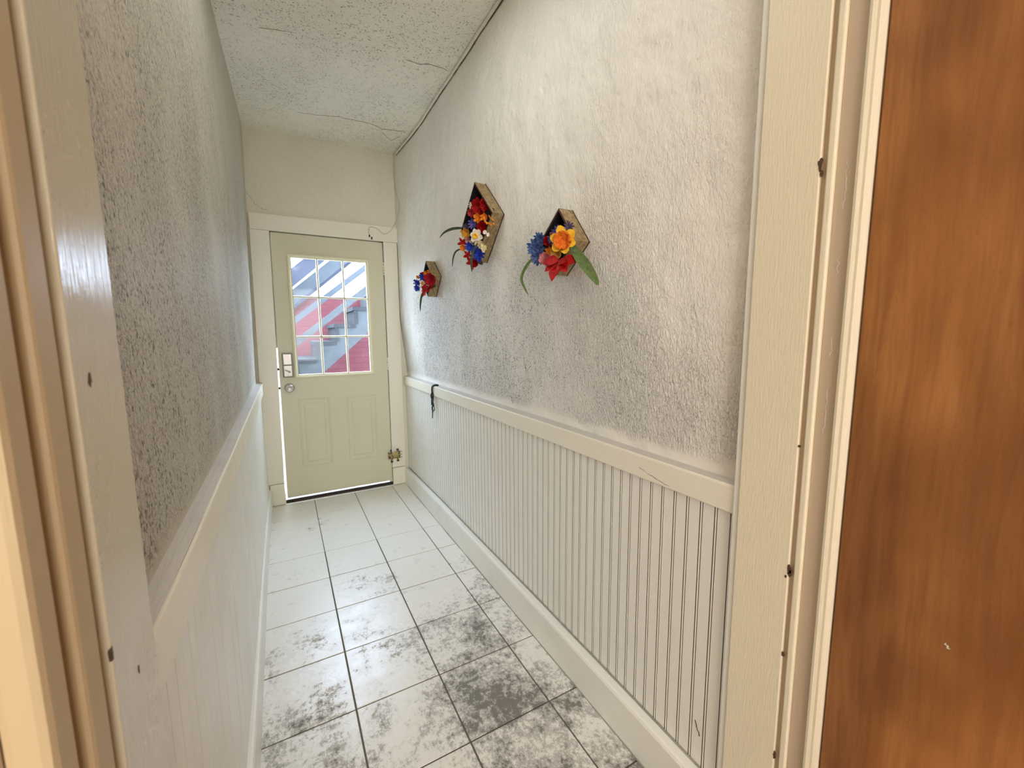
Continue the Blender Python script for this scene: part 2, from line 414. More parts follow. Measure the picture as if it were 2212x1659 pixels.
# floor: grout bed and single tiles
TS = .3018
bm = bmesh.new(); box(bm, -.33, 1.08, .44, D+.16, -.12, -.0035)
floor = struct(obj('floor', bm, M['groutd']), 'worn white ceramic tile floor of the hall with dark grout lines')
xs = [-.17]+[.4446+TS*k for k in (-1, 0, 1)]+[.90]
ys = [3.545, 3.51-.0]+[2.3027+TS*k for k in range(3, -7, -1)]
ys = [3.575]+[2.3027+TS*k for k in range(3, -6, -1)]+[.50]
cache = {}
for i in range(4):
    for j in range(len(ys)-1):
        g_ = .0056 if ys[j] < 2.65 else .0026
        gx = .0056 if ys[j] < 2.65 else .0042
        x0, x1, y1, y0 = xs[i]+gx/2, xs[i+1]-gx/2, ys[j]-g_/2, ys[j+1]+g_/2
        key = (round(x1-x0, 4), round(y1-y0, 4))
        if key not in cache:
            bm = bmesh.new(); w, h = (x1-x0)/2, (y1-y0)/2
            box(bm, -w, w, -h, h, -.010, 0, bev=.0014)
            o = obj('tile', bm, M['tile'], floor); cache[key] = o.data
        else:
            o = bpy.data.objects.new('tile', cache[key]); COL.objects.link(o); o.parent = floor
        o.location = ((x0+x1)/2, (y0+y1)/2, random.uniform(-.0006, .0004)); o.rotation_euler = (random.uniform(-.0015, .0015), random.uniform(-.0015, .0015), 0)

# ------------------------------------------------------------------ beadboard wainscot (each board a part of its wall)
def plank_mesh(w, h, bead):
    """profile along y (0..w) with depth d toward the hall (+x of a local frame)"""
    prof = [(0, 0), (w*.4, 0), (w*.725, 0), (w*.735, -.0030), (w*.772, -.0030), (w*.785, -.0003), (w*.835, .0009), (w*.885, -.0003), (w*.898, -.0030), (w*.937, -.0030), (w*.948, 0), (w, 0)]
    if not bead: prof = [(0, -.0003), (.0008, 0), (w*.5, 0), (w*.945, 0), (w*.96, -.0022), (w*.985, -.0022), (w, -.0003)]
    bm = bmesh.new(); A = []; B = []
    for y, d in prof: A.append(bm.verts.new((d, y, 0))); B.append(bm.verts.new((d, y, h)))
    for i in range(len(prof)-1):
        f = bm.faces.new((A[i], A[i+1], B[i+1], B[i]))
        if prof[i][1] <= -.002 and prof[i+1][1] <= -.002 or (bead and prof[i+1][1] <= -.002): f.material_index = 1
    b0 = [bm.verts.new((-.010, prof[-1][0], 0)), bm.verts.new((-.010, prof[-1][0], h))]; b1 = [bm.verts.new((-.010, 0, 0)), bm.verts.new((-.010, 0, h))]
    bm.faces.new((A[-1], b0[0], b0[1], B[-1])); bm.faces.new((b0[0], b1[0], b1[1], b0[1])); bm.faces.new((b1[0], A[0], B[0], b1[1]))
    bmesh.ops.recalc_face_normals(bm, faces=bm.faces)
    me = bpy.data.meshes.new('beadboard'); bm.to_mesh(me); bm.free()
    me.materials.append(M['white']); me.materials.append(M['groove']); return me
PW = .0407
me_r = plank_mesh(PW, .82, 1)
y = .5668-.008
k = 0
while y < D-.03:
    o = bpy.data.objects.new('beadboard', me_r); COL.objects.link(o); o.parent = wall_r
    # mirrored to face -x by a half-turn about z: local y runs toward the doorway
    o.rotation_euler = (0, 0, PI); o.location = (.905+random.uniform(-.0004, .0004), y+PW, .07); y += PW
PWL = .0455
me_l = plank_mesh(PWL, .82, 0)
y = .545
while y < D-.03:
    o = bpy.data.objects.new('beadboard', me_l); COL.objects.link(o); o.parent = wall_l
    o.location = (-.158+random.uniform(-.0004, .0004), y, .07); y += PWL
# solid backing behind the boards
bm = bmesh.new(); box(bm, .9145, .95, Y0, D, .0, .90); child('backing_board', bm, M['groove'], wall_r)
bm = bmesh.new(); box(bm, -.20, -.1675, Y0-.02, D, .0, .90); child('backing_board', bm, M['groove'], wall_l)

# chair rails
def rail(name, xf0, xf1, xb, zt, zb, y0, y1, label):
    e = empty(name, (xf0, y0, zb), label, kind='structure')
    n = 24; s = 1 if xb > xf0 else -1
    bm = bmesh.new(); rings = []
    for i in range(n+1):
        t = i/n; y = y0+(y1-y0)*t; xf = xf0+(xf1-xf0)*t + noise.noise(Vector((y*3, 0, s)))*.0012
        dz = noise.noise(Vector((y*1.2, 5, s)))*.002
        pr = [(xf+s*.003, zb), (xf, zb+.003), (xf, zt-.006+dz), (xf+s*.001, zt-.002+dz), (xf+s*.0025, zt-.0005+dz), (xf+s*.005, zt+dz), (xf+s*.005, zb)]
        rings.append([bm.verts.new((a, y, b)) for a, b in pr])
    for i in range(n):
        for q in range(7): bm.faces.new((rings[i][q], rings[i][(q+1) % 7], rings[i+1][(q+1) % 7], rings[i+1][q]))
    bm.faces.new(rings[0]); bm.faces.new(rings[-1]); bmesh.ops.recalc_face_normals(bm, faces=bm.faces)
    child('rail_board', bm, M['cream'], e)
    bm = bmesh.new(); rings = []
    for i in range(n+1):
        t = i/n; y = y0+(y1-y0)*t; xf = xf0+(xf1-xf0)*t; dz = noise.noise(Vector((y*1.2, 5, s)))*.002
        pr = [(xf+s*.0052, zb+.002), (xf+s*.0052, zt-.0003+dz), (xb-s*.012, zt+.003+dz), (xb+s*.03, zt+.008+dz), (xb+s*.03, zb+.002)]
        rings.append([bm.verts.new((a, y, b)) for a, b in pr])
    for i in range(n):
        for q in range(5): bm.faces.new((rings[i][q], rings[i][(q+1) % 5], rings[i+1][(q+1) % 5], rings[i+1][q]))
    bm.faces.new(rings[0]); bm.faces.new(rings[-1]); bmesh.ops.recalc_face_normals(bm, faces=bm.faces)
    o = child('rail_ledge', bm, M['ledge'], e); o['label'] = 'dusty grey top ledge'
    return e
M['ledge'] = painted('dusty_ledge_paint', srgb(200, 196, 190), .5, .5, .001, brush=(1, .1, 1))
rail_r = rail('trim_1', .8965, .890, .925, .940, .871, .556, 3.513, 'cream chair rail capping the beadboard on the right wall')
rail_l = rail('trim_2', -.1515, -.142, -.180, .952, .872, .542, 3.513, 'cream chair rail with a dusty ledge on the left wall')
bm = bmesh.new(); tube(bm, [(xR(y_, .948)+.001, y_, .9475+noise.noise(Vector((y_*8, 4, 0)))*.0012) for y_ in [.57+.07*q for q in range(42)]], [random.uniform(.0008, .0018) for _ in range(42)], 5); child('dark_line', bm, M['stain_shade'], rail_r)  # thin dark tube where the ledge meets the wall
# scuff line on the right rail
crack_or_shade([(.8960, y_, z_) for y_, z_ in [(1.02, .925), (.98, .910), (.93, .908), (.88, .911), (.83, .897), (.78, .885), (.74, .880)]], (-1, 0, 0), .0014, rail_r, M['scuff'], 'scuff_mark')

# baseboards
def baseboard(name, xf, hs, xb, label):
    s = 1 if xb > xf[0][1] else -1
    def lerp(tab, y):
        for (a, b), (c, d) in zip(tab, tab[1:]):
            if y <= c: return b+(d-b)*max(0, (y-a)/(c-a))
        return tab[-1][1]
    bm = bmesh.new(); rings = []; n = 30
    for i in range(n+1):
        y = (Y0-.002 if s > 0 else .545)+(3.513-Y0)*i/n; x = lerp(xf, y)+noise.noise(Vector((y*2, 1, s)))*.001; h = lerp(hs, y)
        rings.append([bm.verts.new(p) for p in ((x, y, -.002), (x, y, h-.010), (x+s*.004, y, h-.002), (x+s*.010, y, h), (xb, y, h), (xb, y, -.002))])
    for i in range(n):
        for q in range(6): bm.faces.new((rings[i][q], rings[i][(q+1) % 6], rings[i+1][(q+1) % 6], rings[i+1][q]))
    bm.faces.new(rings[0]); bm.faces.new(rings[-1]); bmesh.ops.recalc_face_normals(bm, faces=bm.faces)
    return struct(obj(name, bm, M['white']), label)
bb_r = baseboard('baseboard_right', [(.5, .867), (3.6, .865)], [(.5, .136), (.75, .141), (1.4, .146), (2.6, .144), (3.5, .134)], .912, 'white baseboard under the right beadboard')
bb_l = baseboard('baseboard_left', [(.5, -.139), (1.4, -.141), (2.3, -.148), (3.0, -.148), (3.6, -.142)], [(.5, .142), (3.6, .142)], -.175, 'white baseboard along the left wall')
# dark seam line between baseboard and beadboard, dark line at the floor
bm = bmesh.new(); tube(bm, [(.9015, y_, h_) for y_, h_ in ((.56, .138), (.75, .143), (1.4, .148), (2.6, .146), (3.5, .136))], .0028, 5); child('dark_line', bm, M['scuff'], bb_r)

# ------------------------------------------------------------------ far door: casing, sill, slab
t3 = empty('trim_3', (.36, 3.515, 0), 'cream flat door casing with plinth blocks around the far door', kind='structure')
yf = 3.515
def quad_board(name, pts, y0, y1, mat, par, bev=True):
    bm = bmesh.new(); fs = prism(bm, pts, y0, y1, 1)
    if bev: bmesh.ops.bevel(bm, geom=[e for e in bm.edges], offset=.0015, segments=1, affect='EDGES')
    return child(name, bm, mat, par)
quad_board('head_casing', [(-.148, 2.0385), (.884, 2.0385), (.886, 2.158), (-.150, 2.150)], yf, D, M['cream'], t3)
quad_board('side_casing', [(-.176, .171), (-.056, .171), (-.030, 2.037), (-.150, 2.037)], yf, D, M['cream'], t3)
quad_board('side_casing', [(.7625, .156), (.876, .156), (.874, 2.037), (.7655, 2.037)], yf, D, M['cream'], t3)
quad_board('plinth_block', [(-.150, .004), (-.052, .004), (-.0575, .168), (-.150, .168)], yf-.004, D, M['cream'], t3)
quad_board('plinth_block', [(.764, .004), (.872, .004), (.872, .152), (.764, .152)], yf-.004, D, M['cream'], t3)
# jamb liners
bm = bmesh.new(); box(bm, -.075, -.0565, D+.0, D+.15, 0, DZ+.02); box(bm, .7705, .79, D, D+.15, 0, DZ+.02); box(bm, -.07, .785, D, D+.15, DZ+.0005, DZ+.02)
child('jamb_liner', bm, M['cream'], t3)
bm = bmesh.new(); box(bm, .744, .7715, D+.041, D+.065, .02, DZ+.003); box(bm, -.060, .7715, D+.041, D+.065, DZ-.032, DZ+.003); box(bm, -.062, -.016, D+.041, D+.065, 1.20, DZ+.003)
child('door_stop', bm, M['cream'], t3)

t4 = empty('trim_4', (.36, 3.55, 0), 'bright metal threshold under the far door', kind='structure')
childbox('sill_plate', (-.054, .766, 3.548, 3.72, -.02, .016), M['aluminium'], t4, .002)
childbox('weatherstrip', (-.052, .766, 3.530, 3.547, -.005, .024), M['rubber'], t4)
childbox('front_lip', (-.056, .768, 3.508, 3.529, -.002, .0055), M['aluminium'], t4, .002)

d1 = empty('door_1', (.36, 3.53, .03), 'far pale sage half-glass door with nine panes and two raised panels', kind='structure')
# slab: one continuous front with window hole, built of stiles and rails flush in one mesh plus moulded panels
dx0t, dx0b, dx1 = -.0265, -.0410, .7585
zt_, zb_ = 2.031, .042
ws = (.080, .638, .980, 1.878)
bm = bmesh.new()
YF, YB = 3.530, 3.574
box(bm, ws[0]-.002, ws[1]+.002, YF, YB, zb_, ws[2]); box(bm, ws[0]-.002, ws[1]+.002, YF, YB, ws[3], zt_)
prism(bm, [(dx0b, zb_), (ws[0]-.002, zb_), (ws[0]-.002, zt_), (dx0t, zt_)], YF, YB, 1)
box(bm, ws[1]+.002, dx1, YF, YB, zb_, zt_)
child('door_slab', bm, M['door'], d1)
def raised_panel(x0, x1, z0, z1):
    e = []
    bm = bmesh.new()
    # moulded ring: outward bead, recess, then raised field
    steps = [(0, 0), (.004, -.0045), (.010, -.0045), (.015, -.0005), (.034, -.0005), (.046, -.0060), (.052, -.0062)]
    loops = []
    for ins, dy in steps:
        loops.append([bm.verts.new((x, YF-.0002+dy, z)) for x, z in ((x0+ins, z0+ins), (x1-ins, z0+ins), (x1-ins, z1-ins), (x0+ins, z1-ins))])
    for a, b in zip(loops, loops[1:]):
        for q in range(4): bm.faces.new((a[q], a[(q+1) % 4], b[(q+1) % 4], b[q]))
    bm.faces.new(loops[-1]); bmesh.ops.recalc_face_normals(bm, faces=bm.faces)
    return child('raised_panel', bm, M['door'], d1)
raised_panel(.078, .298, .270, .808); raised_panel(.423, .651, .270, .805)
# window frame moulding
bm = bmesh.new(); o_ = (.066, .652, .966, 1.893)
prof = [(0, 0), (.002, -.010), (.008, -.013), (.016, -.011), (.022, -.006), (.029, -.004), (.029, .030)]
loops = []
for ins, dy in prof:
    loops.append([bm.verts.new((x, YF+dy, z)) for x, z in ((o_[0]+ins, o_[2]+ins), (o_[1]-ins, o_[2]+ins), (o_[1]-ins, o_[3]-ins), (o_[0]+ins, o_[3]-ins))])
for a, b in zip(loops, loops[1:]):
    for q in range(4): bm.faces.new((a[q], a[(q+1) % 4], b[(q+1) % 4], b[q]))
bmesh.ops.recalc_face_normals(bm, faces=bm.faces)
child('window_frame', bm, M['door_trim'], d1)
gx = [.095, .268, .451, .623]; gz = [.995, 1.282, 1.580, 1.864]
for x in gx[1:3]:
    bm = bmesh.new(); prism(bm, [(x-.008, YF+.012), (x-.004, YF-.001), (x+.004, YF-.001), (x+.008, YF+.012)], gz[0]-.004, gz[3]+.004, 2); child('muntin', bm, M['muntin'], d1)
for z in gz[1:3]:
    bm = bmesh.new(); prism(bm, [(YF+.012, z-.008), (YF-.0005, z-.004), (YF-.0005, z+.004), (YF+.012, z+.008)], gx[0]-.004, gx[3]+.004, 0); child('muntin', bm, M['muntin'], d1)
for i in range(3):
    for j in range(3):
        childbox('glass_pane', (gx[i]+.0015, gx[i+1]-.0015, YF+.013, YF+.017, gz[j]+.0015, gz[j+1]-.0015), M['glass'], d1)
# keypad deadbolt on the inside, knob
lk = empty('keypad_lock', (0, 0, 0)); lk.parent = d1; lk.location = Vector((.025, YF, 1.07))-Vector(d1.location)
lk['label'] = 'brushed nickel keypad deadbolt housing with thumb turn'
childbox('lock_plate', (-.010, .060, YF-.006, YF+.002, .979, 1.162), M['nickel_dark'], lk, .004)
childbox('battery_cover', (-.0045, .054, YF-.026, YF-.004, 1.073, 1.157), M['nickel'], lk, .005)
childbox('lower_cover', (-.0045, .054, YF-.026, YF-.004, .985, 1.071), M['nickel'], lk, .005)
bm = bmesh.new(); lathe(bm, [(.008, 0), (.008, .006), (.006, .009)], (.034, YF-.024, 1.022), (0, -1, 0), 14)
prism(bm, [(.036, 1.014), (.040, 1.026), (.004, 1.042), (.002, 1.036)], YF-.036, YF-.031, 1); child('thumb_turn', bm, M['nickel_dark'], lk)
bm = bmesh.new(); lathe(bm, [(.0022, 0), (.0022, .003)], (.024, YF-.0245, .998), (0, -1, 0), 8); child('screw', bm, M['dark'], lk)
bm = bmesh.new(); lathe(bm, [(.034, 0), (.034, .004), (.030, .007), (.013, .010), (.012, .030), (.020, .036), (.0285, .044), (.0295, .052), (.026, .060), (.020, .062), (.018, .060), (.004, .060)], (.026, YF, .900), (0, -1, 0), 28)
kn = child('door_knob', bm, M['nickel'], d1); kn['label'] = 'round satin nickel knob'
# latch bolts bridging the gap
childbox('latch_bolt', (-.052, -.028, YF+.006, YF+.024, 1.034, 1.050), M['dark'], d1)
childbox('latch_bolt', (-.054, -.034, YF+.006, YF+.024, .892, .906), M['dark'], d1)
for z in (1.824, 1.052):
    bm = bmesh.new()
    for q in range(5): tube(bm, [(.7605, YF-.004, z-.052+q*.021), (.7605, YF-.004, z-.0325+q*.021)], .0058, 8)
    box(bm, .7640, .7690, YF-.0175, YF-.014, z-.05, z+.05)
    child('hinge', bm, M['cream'], d1)
# rusty low hinge plate with three black screw holes
h = empty('rusty_hinge', (0, 0, 0)); h.parent = d1; h.location = Vector((.78, YF, .26))-Vector(d1.location); h['label'] = 'rusty yellowed surface hinge low on the door edge'
yh = 3.513
bm = bmesh.new(); box(bm, .729, .832, yh-.005, yh, .234, .296, bev=.001); child('hinge_leaf', bm, M['rust'], h)
for x, z0, z1 in ((.757, .214, .312), (.808, .220, .312)):
    bm = bmesh.new(); tube(bm, [(x, yh-.007, z0), (x, yh-.007, z1)], .0075, 10); child('knuckle', bm, M['rust'], h)
bm = bmesh.new()
for a, b in ((.757, .212), (.757, .310), (.808, .216), (.808, .312)): box(bm, a-.009, a+.009, yh-.014, yh-.001, b-.006, b+.006)
child('knuckle_cap', bm, M['rubber'], h)
bm = bmesh.new(); tube(bm, [(.7625, yh-.016, .292), (.7605, yh-.016, .330)], .0045, 8); child('hinge_pin', bm, M['aluminium'], h)
bm = bmesh.new()
for z in (.240, .264, .288): lathe(bm, [(.0036, 0), (.0036, .003)], (.842, yh, z), (0, -1, 0), 8)
child('screw_hole', bm, M['dark'], h)

# ------------------------------------------------------------------ near doorway (jambs) and dividing wall
DH = 2.26
bm = bmesh.new()
box(bm, -1.6, -.178, .36, .540, 0, 2.80); box(bm, .912, 2.6, .36, .545, 0, 2.80); box(bm, -.178, .912, .36, .54, DH+.03, 2.80)
wall_f = struct(obj('wall_front', bm, M['room']), 'wall pierced by the near doorway the view looks through')
def strip(name, x0, x1, y0, y1, z0, z1, mat, par, bev=.003, label=None):
    o = childbox(name, (x0, x1, y0, y1, z0, z1), mat, par, bev)
    if label: o['label'] = label
    return o
t5 = empty('trim_5', (.885, .45, 0), 'wide cream doorpost on the right with stained stop bead', kind='structure')
strip('jamb_board', .885, .912, .426, .540, 0, DH, M['jamb_r'], t5, .002)
strip('hall_casing', .8895, .925, .541, .5555, 0, DH+.1, M['white'], t5, .002)
strip('stop_bead', .8850, .900, .4035, .4165, 0, DH, M['jamb_r'], t5, .003)
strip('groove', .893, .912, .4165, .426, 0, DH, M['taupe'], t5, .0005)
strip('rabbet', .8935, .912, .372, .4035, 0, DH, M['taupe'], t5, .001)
bm = bmesh.new(); prism(bm, [(.912, .372), (.889, .372), (.8855, .370), (.8845, .366), (.8865, .360), (.8865, .356), (.889, .351), (.912, .348)], 0, DH, 2)
child('casing_bead', bm, M['jamb_r'], t5)
for y_, z_, a, b in ((.4265, 1.600, .004, .011), (.4225, 1.583, .0025, .005), (.4250, .808, .0045, .012), (.4225, .800, .003, .008), (.4240, 1.069, .0025, .003), (.4240, .617, .003, .006), (.4250, .374, .0025, .008), (.430, .790, .002, .004)):
    bm = bmesh.new(); rr = [random.uniform(.6, 1.25) for _ in range(12)]
    vs = [(y_+a*rr[q]*math.cos(q*PI/6), z_+b*rr[q]*math.sin(q*PI/6)) for q in range(12)]
    prism(bm, vs, .8846, .8870, 0); child('paint_chip', bm, M['stain_shade'], t5)
t6 = empty('trim_6', (-.14, .45, 0), 'glossy cream doorpost on the left edge of the view', kind='structure')
strip('jamb_board', -.178, -.140, .434, .541, 0, DH, M['jamb'], t6, .0015)
strip('groove', -.178, -.160, .424, .434, 0, DH, M['gap_shade'], t6, .0005)
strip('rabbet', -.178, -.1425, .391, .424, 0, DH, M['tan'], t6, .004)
strip('groove', -.178, -.160, .381, .391, 0, DH, M['gap_shade'], t6, .0005)
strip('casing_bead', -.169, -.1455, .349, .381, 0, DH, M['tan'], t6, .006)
strip('groove', -.178, -.169, .352, .372, 0, DH, M['gap_shade'], t6, .0005)
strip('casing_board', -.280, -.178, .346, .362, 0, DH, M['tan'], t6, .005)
for y_, z_, a, b in ((.462, 1.262, .0035, .006), (.487, .981, .0016, .004), (.4345, 1.035, .002, .006)):
    bm = bmesh.new(); rr = [random.uniform(.6, 1.25) for _ in range(12)]
    prism(bm, [(y_+a*rr[q]*math.cos(q*PI/6), z_+b*rr[q]*math.sin(q*PI/6)) for q in range(12)], -.142, -.1396, 0)
    child('paint_chip', bm, M['stain_shade'], t6)
t7 = empty('trim_7', (.37, .45, DH), 'head board over the near doorway', kind='structure')
childbox('head_jamb', (-.178, .912, .36, .54, DH, DH+.03), M['jamb_r'], t7)

# open wooden door leaf
d2 = empty('door_2', (.895, .348, .02), 'open orange-brown veneered door leaf filling the right edge', kind='structure')
childbox('door_leaf', (.8985, .936, -.46, .3465, .02, 2.2), M['veneer'], d2, .0015)
crack_or_shade([(.8985, .350-.004, .345), (.8985, .330, .318), (.8985, .305, .28)], (-1, 0, 0), .0015, d2, M['scuff'], 'scratch')
crack_or_shade([(.8985, .1955, .80), (.8985, .190, .792)], (-1, 0, 0), .0016, d2, M['cable'], 'scratch')
for z in (.35, 1.95):
    bm = bmesh.new(); tube(bm, [(.9165, .350, z-.045), (.9165, .350, z+.045)], .005, 8); child('hinge', bm, M['nickel_dark'], d2)
bm = bmesh.new(); lathe(bm, [(.030, 0), (.028, .006), (.012, .010), (.011, .030), (.024, .042), (.027, .052), (.020, .062), (.002, .063)], (.8985, -.39, .95), (-1, 0, 0), 20)
child('door_knob', bm, M['nickel'], d2)

# near room shell
bm = bmesh.new(); box(bm, -1.6, 2.6, -3.0, .50, -.12, -.012); struct(obj('floor', bm, M['wood_floor']), 'brown floor of the room the view is taken from')
bm = bmesh.new(); box(bm, -1.6, 2.6, -3.0, .44, 2.5, 2.8); struct(obj('ceiling', bm, M['room']), 'ceiling of the room the view is taken from')
bm = bmesh.new(); box(bm, -1.7, -1.6, -3.0, .54, -.12, 2.8); struct(obj('wall_west', bm, M['room']), 'left wall of the room the view is taken from')
bm = bmesh.new(); box(bm, 2.6, 2.7, -3.0, .545, -.12, 2.8); struct(obj('wall_east', bm, M['room']), 'right wall of the room the view is taken from')
bm = bmesh.new(); box(bm, -1.7, 2.7, -3.1, -3.0, -.12, 2.8); struct(obj('wall_rear', bm, M['room']), 'rear wall of the room the view is taken from')

# ------------------------------------------------------------------ cable in the ceiling corner, thin sensor wire
pts = []
for i in range(60):
    y = 1.0+(3.47-1.0)*i/59
    pts.append((xR(y, 2.70)-.008+noise.noise(Vector((y*4, 0, 0)))*.004, y, 2.706+noise.noise(Vector((y*5, 3, 0)))*.005))
cb = empty('corner_cable', pts[0], 'white painted cable running along the ceiling corner above the right wall', 'cable')
bm = bmesh.new(); tube(bm, pts, .0085, 8); child('cable_run', bm, M['cable'], cb)
sx = .868
w1 = spline([(sx, 3.47, 2.70), (.870, 3.505, 2.625), (.872, 3.50, 2.50), (.874, 3.46, 2.40), (.876, 3.40, 2.31), (.876, 3.44, 2.25), (.872, 3.500, 2.21), (.845, 3.509, 2.152), (.81, 3.509, 2.112), (.777, 3.509, 2.096), (.757, 3.509, 2.105), (.723, 3.509, 2.131), (.690, 3.509, 2.141), (.660, 3.509, 2.135), (.655, 3.509, 2.10), (.661, 3.509, 2.076)], 8)
wr = empty('sensor_wire', w1[0], 'thin loose wire curling down the far right corner to the door head', 'wire')
bm = bmesh.new(); tube(bm, w1, .0019, 6); child('wire_strand', bm, M['wire'], wr)
bm = bmesh.new(); box(bm, .655, .664, 3.505, 3.513, 2.062, 2.078); box(bm, .672, .681, 3.505, 3.513, 2.045, 2.064, bev=.001); child('connector', bm, M['black'], wr)

bm = bmesh.new(); tube(bm, [(p[0]+.004, p[1], p[2]-.0085+noise.noise(Vector((p[1]*9, 7, 0)))*.003) for p in pts], [random.uniform(.0008, .0028) for _ in pts], 6); child('crack_or_shade', bm, M['stain_shade'], wall_r)  # dark tube painting the shadow under the corner cable
# dark line where the baseboards meet the tiles
bm = bmesh.new(); tube(bm, [(.8655+noise.noise(Vector((k*.7, 0, 0)))*.002, .57+k*.1, .0005) for k in range(30)], [random.uniform(.0015, .0035) for _ in range(30)], 5); child('dark_line', bm, M['scuff'], bb_r)
# scratch on the last beadboard by the doorpost, paint drips inside the right doorpost
crack_or_shade([(.9038, .634, .262), (.9038, .628, .25), (.9038, .619, .226)], (-1, 0, 0), .0016, wall_r, M['stain_shade'], 'scratch')
for ya, za, zb in ((.3875, 1.600, 1.512), (.3885, 1.43, 1.40), (.3870, 1.285, 1.25), (.3880, 1.19, 1.10)):
    crack_or_shade([(.8933, ya, za), (.8933, ya-.001, (za+zb)/2), (.8933, ya, zb)], (-1, 0, 0), .0008, t5, M['cable'], 'paint_drip')

# ------------------------------------------------------------------ black cord on the right chair rail
y0 = 2.74; cx_ = .889
rope = empty('black_cord', (cx_, y0, .945), 'knotted black cord hanging over the right chair rail near the far door', 'cord')
bm = bmesh.new(); tube(bm, spline([(.914, y0-.045, .947), (.900, y0-.030, .949), (.887, y0-.002, .938), (.884, y0+.004, .915), (cx_-.004, y0+.002, .880)], 6), [.006]*25, 8); child('cord_end', bm, M['black'], rope)
bm = bmesh.new()
for a in range(7):
    z = .893-a*.013; th = a*1.3
    tube(bm, [(cx_-.004+.007*math.cos(th+q*.9), y0+.002+.009*math.sin(th+q*.9), z-.002*q) for q in range(8)], .0042, 6)
child('knot', bm, M['black'], rope)
bm = bmesh.new(); tube(bm, spline([(cx_-.004, y0+.006, .885), (cx_-.004, y0+.040, .872), (cx_-.004, y0+.034, .855), (cx_-.004, y0+.004, .862)], 6), .0026, 6); child('loop', bm, M['black'], rope)
bm = bmesh.new(); tube(bm, spline([(cx_-.004, y0, .83), (cx_-.004, y0-.025, .80), (cx_-.004, y0-.030, .775), (cx_-.004, y0+.008, .765)], 6), .003, 6)
tube(bm, spline([(cx_-.003, y0+.004, .80), (cx_-.003, y0+.016, .785), (cx_-.003, y0+.006, .765), (cx_-.003, y0+.012, .755)], 6), .0055, 6); child('loop', bm, M['black'], rope)
bm = bmesh.new(); tube(bm, spline([(cx_-.003, y0+.006, .765), (cx_-.003, y0+.012, .74), (cx_-.003, y0+.018, .712)], 6), .0034, 6); child('tail', bm, M['black'], rope)

